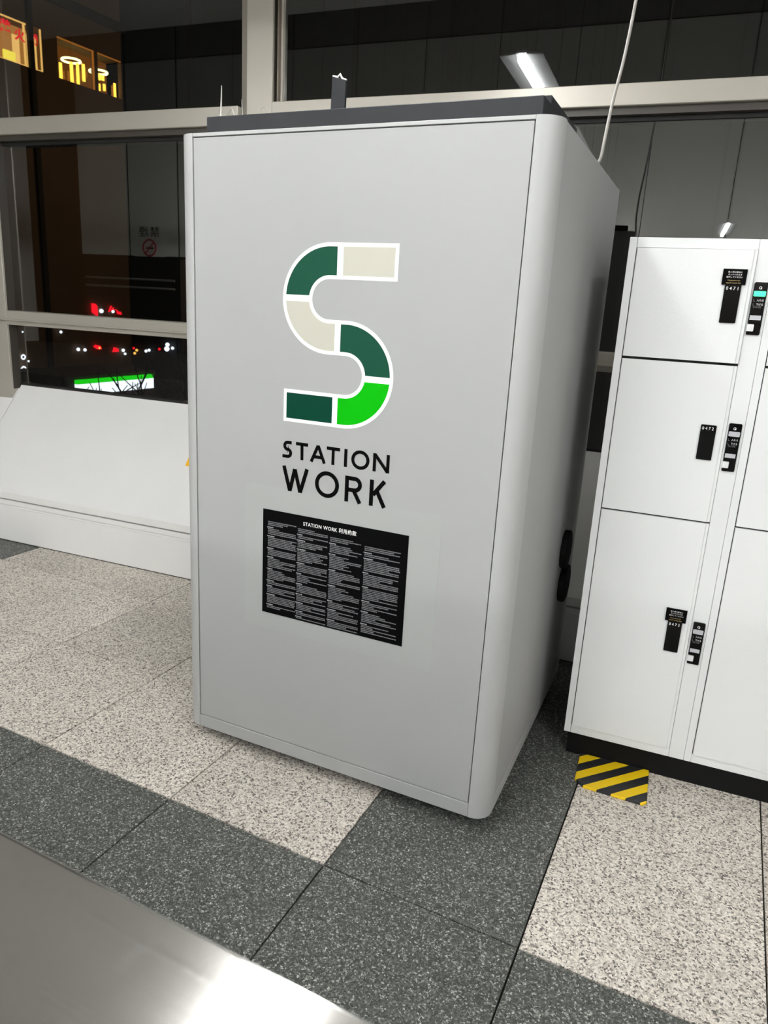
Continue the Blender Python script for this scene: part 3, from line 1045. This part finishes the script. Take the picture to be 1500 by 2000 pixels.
# first room: warm, with red characters along the top of the glass
w1 = MB().box(-13.2, -7.7, 0.02, 0.10, 17.86 + G, 17.95 + G).box(-13.2, -6.75, 0.02, 0.10, 15.42 + G, 15.47 + G).box(-6.83, -6.75, 0.02, 0.1, 15.42 + G, 17.93 + G).box(-8.06, -7.94, 0.02, 0.1, 15.42 + G, 17.93 + G).build('window', M['warm_room'], fac)
MB().box(-13.2, -6.7, 1.2, 1.25, 15.3 + G, 17.95 + G).build('lit_room', M['amber_room'], w1)
MB().box(-7.5, -6.78, 0.5, 0.55, 15.42 + G, 17.5 + G).build('lit_room', M['warm_room'], w1)
MB().box(-9.3, -8.5, 0.35, 0.5, 15.45 + G, 16.1 + G).build('lit_counter', M['yellow_light'], w1)
MB().box(-8.55, -8.05, 0.5, 0.55, 15.42 + G, 17.2 + G).build('lit_room', M['warm_room'], w1)
MB().box(-10.1, -9.55, 0.6, 0.65, 16.3 + G, 16.7 + G).build('lit_lamp', M['yellow_light'], w1)
text_part('港', 'lettering', M['red_glyph'], w1, -9.9, -8.95, 16.95 + G, 17.72 + G, -0.02, bold=0.03)
text_part('火', 'lettering', M['red_glyph'], w1, -8.75, -8.0, 16.75 + G, 17.5 + G, -0.02, bold=0.03)
text_part('鍋', 'lettering', M['red_glyph'], w1, -7.5, -7.05, 16.85 + G, 17.55 + G, -0.02, bold=0.03)
MB().box(-13.2, -6.75, 0.0, 0.012, 15.44 + G, 17.93 + G).build('pane', M['glass'], w1)
# second and third windows: gold bead strips and ring lamps
w2 = MB().box(-5.55, -2.5, 0.02, 0.10, 17.86 + G, 17.93 + G).box(-2.62, -2.5, 0.02, 0.1, 15.42 + G, 17.93 + G).build('window', M['gold_dim'], fac)
w3 = MB().box(-2.19, -0.06, 0.02, 0.10, 17.88 + G, 17.93 + G).build('window', M['gold_dim'], fac)
for w_, a_, b_ in ((w2, -5.55, -2.5), (w3, -2.19, -0.06)):
    MB().box(a_ - 0.3, b_ + 0.05, 1.6, 1.65, 15.3 + G, 17.95 + G).build('lit_room', M['dim_room'], w_)
    MB().box(a_, b_, 0.0, 0.012, 15.43 + G, 17.92 + G).build('pane', M['glass'], w_)
for s, zt_2, zb_2, wd, hot, w_ in ((-5.36, 17.1, 16.5, 0.16, 0, w2), (-5.42, 16.25, 15.5, 0.10, 0, w2), (-5.22, 16.3, 15.45, 0.16, 1, w2), (-4.92, 16.55, 15.55, 0.18, 1, w2), (-4.7, 16.1, 15.55, 0.1, 0, w2),
                                   (-4.3, 16.2, 15.6, 0.12, 0, w2), (-4.02, 16.85, 15.5, 0.2, 1, w2), (-3.75, 16.5, 15.6, 0.14, 0, w2), (-3.5, 16.9, 15.6, 0.18, 1, w2), (-3.22, 16.5, 15.9, 0.08, 0, w2), (-3.0, 17.0, 15.9, 0.2, 1, w2), (-2.75, 16.6, 16.2, 0.07, 0, w2),
                                   (-2.08, 17.0, 16.3, 0.16, 1, w3), (-1.85, 16.75, 16.35, 0.14, 0, w3), (-1.62, 16.75, 16.35, 0.2, 1, w3), (-1.3, 16.75, 16.4, 0.2, 1, w3), (-2.02, 16.05, 15.6, 0.2, 1, w3), (-1.66, 16.1, 15.65, 0.16, 1, w3), (-1.2, 16.2, 15.75, 0.16, 1, w3),
                                   (-0.45, 16.3, 15.5, 0.12, 0, w3), (-0.22, 16.5, 15.45, 0.16, 1, w3)):
    MB().box(s - wd / 2, s + wd / 2, 0.5, 0.6, zb_2 + G, zt_2 + G).build('bead_strip', M['gold_light' if hot else 'gold_dim'], w_)
for s, z, w_ in ((-3.85, 17.0, w2), (-1.5, 16.92, w3)):
    MB().ring((s, 0.75, z + G), 0.62, 0.07, 'z', 26, 6).build('ring_lamp', M['ring_light'], w_)

# small lights and signs fixed to the lower storeys of that building
fdr = Vector((math.sin(FTH), math.cos(FTH), 0))
fnr = Vector((math.cos(FTH), -math.sin(FTH), 0))
F0 = Vector((-40.456, 48.0, 0))


def fpos(s, z, out=0.0):
    p = F0 + fdr * s + fnr * out
    return (p.x, p.y, z)


def wall_lamp(s, z, r, mk, label, ring=False):
    t = thing('wall_lamp', label, 'lamp', fpos(s, z), PI / 2 - FTH, 'small lights on the lower storeys outside')
    MB().box(-0.03, 0.03, -0.18, 0.0, -0.03, 0.03).build('bracket', M['facade_dark'], t)
    if ring:
        MB().ring((0, -0.2, 0), r, r * 0.32, 'y', 18, 6).build('lamp_ring', M[mk], t)
    else:
        MB().ball((0, -0.22, 0), r, 8).build('lamp_globe', M[mk], t)


for s, z, r, mk, lb, rg in (
        (-10.39, -3.98, 0.16, 'white_light', 'white ring lamp low at the left, left one of the lower pair', True),
        (-9.96, -3.93, 0.15, 'white_light', 'white ring lamp low at the left, right one of the lower pair', True),
        (-10.47, -3.11, 0.16, 'white_light', 'white ring lamp just above the lower pair, left of its pair', True),
        (-9.93, -3.12, 0.14, 'white_light', 'white ring lamp just above the lower pair, right of its pair', True),
        (-9.56, -3.42, 0.07, 'white_light', 'white point light right below the upper pair of ring lamps', False),
        (-10.33, -1.39, 0.06, 'white_light', 'white point light just below the rail, leftmost', False),
        (-9.86, -1.42, 0.06, 'white_light', 'white point light just below the rail, second from the left', False),
        (-6.78, -1.44, 0.10, 'white_light', 'white point light just below the rail, alone left of the red lights', False),
        (-7.15, -4.75, 0.11, 'amber_light', 'amber point light just above the sloping sill', False),
        (-5.36, -2.72, 0.13, 'white_light', 'white car headlight left of the red lights, left of its pair', False),  # a car's headlights, hung on the facade like wall lamps
        (-4.76, -2.77, 0.12, 'white_light', 'white car headlight left of the red lights, right of its pair', False),
        (-3.43, -2.66, 0.10, 'amber_light', 'amber point light under the left red lamp', False),
        (-1.08, -2.90, 0.13, 'white_light', 'white point light beside the right red lamp, upper', False),
        (-0.90, -3.18, 0.10, 'white_light', 'white point light beside the right red lamp, lower', False),
        (-3.06, 0.10, 0.16, 'white_light', 'white point light beside the red sign panel above the rail', False),
        (-3.4, -0.45, 0.10, 'white_light', 'white point light under the red sign panel above the rail', False),
        (-1.95, 0.08, 0.12, 'white_light', 'white point light among the red strokes above the rail', False)):
    wall_lamp(s, z, r, mk, lb, rg)
for pts, lb in (([(-3.60, 0.62), (-3.43, 0.45), (-3.43, -0.30), (-3.89, 0.0), (-3.89, 0.64)], 'red lit sign panel beyond the glass, left one above the rail'),
                ([(-3.75, -2.42), (-3.3, -2.5), (-3.2, -2.75), (-3.6, -2.75), (-3.9, -2.55)], 'red lamp of the street traffic under the rail, left one'),  # red traffic lamps of the street, built here as wall signs
                ([(-1.95, -2.65), (-1.6, -2.75), (-1.55, -3.0), (-2.1, -3.0)], 'red lamp of the street traffic under the rail, right one'),
                ([(-1.55, 0.12), (-1.15, 0.05), (-1.1, -0.14), (-1.45, -0.1)], 'red lit sign above the rail, right one')):
    t = thing('red_sign', lb, 'sign', fpos(0, 0), PI / 2 - FTH, 'red signs beyond the left window')
    MB().prism(pts, -0.25, -0.12, 'y').build('lit_panel', M['red_light'], t)
    xs2 = [p[0] for p in pts]
    zs2 = [p[1] for p in pts]
    MB().box(min(xs2) + 0.1, max(xs2) - 0.1, -0.12, 0.0, (min(zs2) + max(zs2)) / 2 - 0.05, (min(zs2) + max(zs2)) / 2 + 0.05).build('bracket', M['facade_dark'], t)
t = thing('red_sign', 'cluster of slanting red lit strokes above the rail, between the two red signs', 'sign', fpos(0, 0), PI / 2 - FTH, 'red signs beyond the left window')
for k in range(4):
    MB().prism([(-2.35 + 0.22 * k, 0.05 + 0.06 * k), (-2.28 + 0.22 * k, 0.05 + 0.06 * k), (-2.0 + 0.2 * k, 0.5 - 0.12 * k), (-2.09 + 0.2 * k, 0.5 - 0.12 * k)], -0.22, -0.12, 'y').build('lit_stroke', M['red_light'], t)
MB().box(-2.3, -1.5, -0.12, 0, 0.12, 0.18).build('bracket', M['facade_dark'], t)

# dark block to the right of it, with a row of lights low on its face
dk = thing('office_tower', 'nearly black tower to the right of the brown building', 'building', (-36, 70.0, -8.0))
MB().box(-24, 60, 0, 12, 0, 48).build('wall', M['night_block'], dk)
for k in range(9):
    MB().box(-24 + 9.4 * k, -23.4 + 9.4 * k, -0.15, 0, 0, 48).build('pilaster', M['facade_dark'], dk)
for x, z, r, mk, lb in ((-58.36, -4.74, 0.14, 'red_light', 'faint red point light on the dark tower, leftmost'), (-57.93, -4.95, 0.16, 'amber_light', 'amber point light on the dark tower, above another amber one'),
                        (-58.24, -5.32, 0.16, 'amber_light', 'amber point light on the dark tower, lower one'), (-56.16, -4.82, 0.17, 'white_light', 'white point light on the dark tower, right of its close pair'),
                        (-56.6, -4.95, 0.17, 'white_light', 'white point light on the dark tower, left of its close pair'), (-53.65, -4.50, 0.30, 'white_light', 'big white light on the dark tower, lower half of a tall blob'),
                        (-53.55, -4.02, 0.24, 'white_light', 'big white light on the dark tower, upper half of a tall blob'), (-52.85, -4.36, 0.18, 'white_light', 'white point light on the dark tower, rightmost'),
                        (-59.08, -7.3, 0.15, 'white_light', 'white point light low on the dark tower above the green shop'), (-54.7, -4.6, 0.15, 'red_light', 'faint red point light on the dark tower, left of the tall white blob')):
    t = thing('wall_lamp', lb, 'lamp', (x, 70.0, z), 0, 'row of lights on the dark tower')
    MB().box(-0.04, 0.04, -0.3, 0.0, -0.04, 0.04).build('bracket', M['facade_dark'], t)
    MB().ball((0, -0.4, 0), r, 8).build('lamp_globe', M[mk], t)

# convenience shop with green and white lit fascia
sh = thing('corner_shop', 'small shop with green and white lit fascia, beyond bare branches', 'shop', (-28.885, 36.0, -8.0), PI / 2 - 0.1)
MB().box(-6.2, 0.4, 0.12, 5, 0, 5.05).build('wall', M['facade_dark'], sh)
MB().box(-5.6, 0.0, -0.12, 0.12, 4.07, 4.66).build('fascia', M['sign_white'], sh, label='white lit fascia')
MB().box(-5.6, 0.0, -0.13, 0.12, 4.66, 4.88).build('fascia_stripe', M['sign_green'], sh, label='green lit stripe')
MB().box(-5.4, -0.2, 0.0, 0.12, 0.2, 3.6).build('shop_window', M['shop_front'], sh)
MB().box(-2.35, -2.05, -0.2, 0.0, 3.55, 3.85).build('red_lamp', M['red_light'], sh)

# bare street trees in front of the shop
def tree(x, y, hgt, seed, label, lean):
    r_ = random.Random(seed)
    t = thing('bare_tree', label, 'tree', (x, y, -8.0), 0, 'bare street trees')
    tr = MB()
    topz = hgt * 0.45
    tr.tube([(0, 0, 0.03), (0.05, 0, topz * 0.5), (lean * 0.3, 0, topz)], [0.16, 0.13, 0.11], 7)
    tr.build('trunk', M['bark'], t)
    bb = MB()

    def grow(p, d, ln, rad, lvl):
        q = p + d * ln
        mid = p + d * ln * 0.5 + Vector((r_.uniform(-1, 1), r_.uniform(-1, 1), r_.uniform(-0.3, 1))) * ln * 0.06
        bb.tube([p, mid, q], [rad, rad * 0.8, rad * 0.55], 5, caps=False)
        if lvl:
            for _ in range(3):
                dd = (d + Vector((r_.uniform(-0.75, 0.75), r_.uniform(-0.7, 0.7), r_.uniform(-0.1, 0.5)))).normalized()
                grow(p + d * ln * r_.uniform(0.5, 1.0), dd, ln * r_.uniform(0.55, 0.8), rad * 0.55, lvl - 1)
    for k in range(5):
        a_ = 2 * PI * k / 5 + r_.uniform(-0.3, 0.3)
        grow(Vector((lean * 0.3, 0, topz * r_.uniform(0.8, 1))), Vector((math.cos(a_) * 0.5 + lean * 0.3, math.sin(a_) * 0.5, 0.75)).normalized(), hgt * 0.26, 0.085, 2)
    o = bb.build('branches', M['bark'], t)


tree(-20.1, 20.3, 7.7, 1, 'bare tree in front of the left half of the green shop', 0.4)
tree(-17.7, 22.5, 8.0, 2, 'bare tree in front of the right half of the green shop', 0.2)
tree(-16.9, 25.0, 9.0, 5, 'bare tree right of the green shop, beside the booth edge', -0.2)

# added bodiless point lights, out of sight, that brighten the brown facade
for x, y, z, e in ((-26.5, 43, 14.0, 760), (-24, 37, 0.0, 300)):
    ld = bpy.data.lights.new('facade_fill', 'POINT')
    ld.energy = e
    ld.color = (1.0, 0.72, 0.42)
    ld.shadow_soft_size = 0.3
    lo = bpy.data.objects.new('facade_fill', ld)
    COL.objects.link(lo)
    lo.location = (x, y, z)
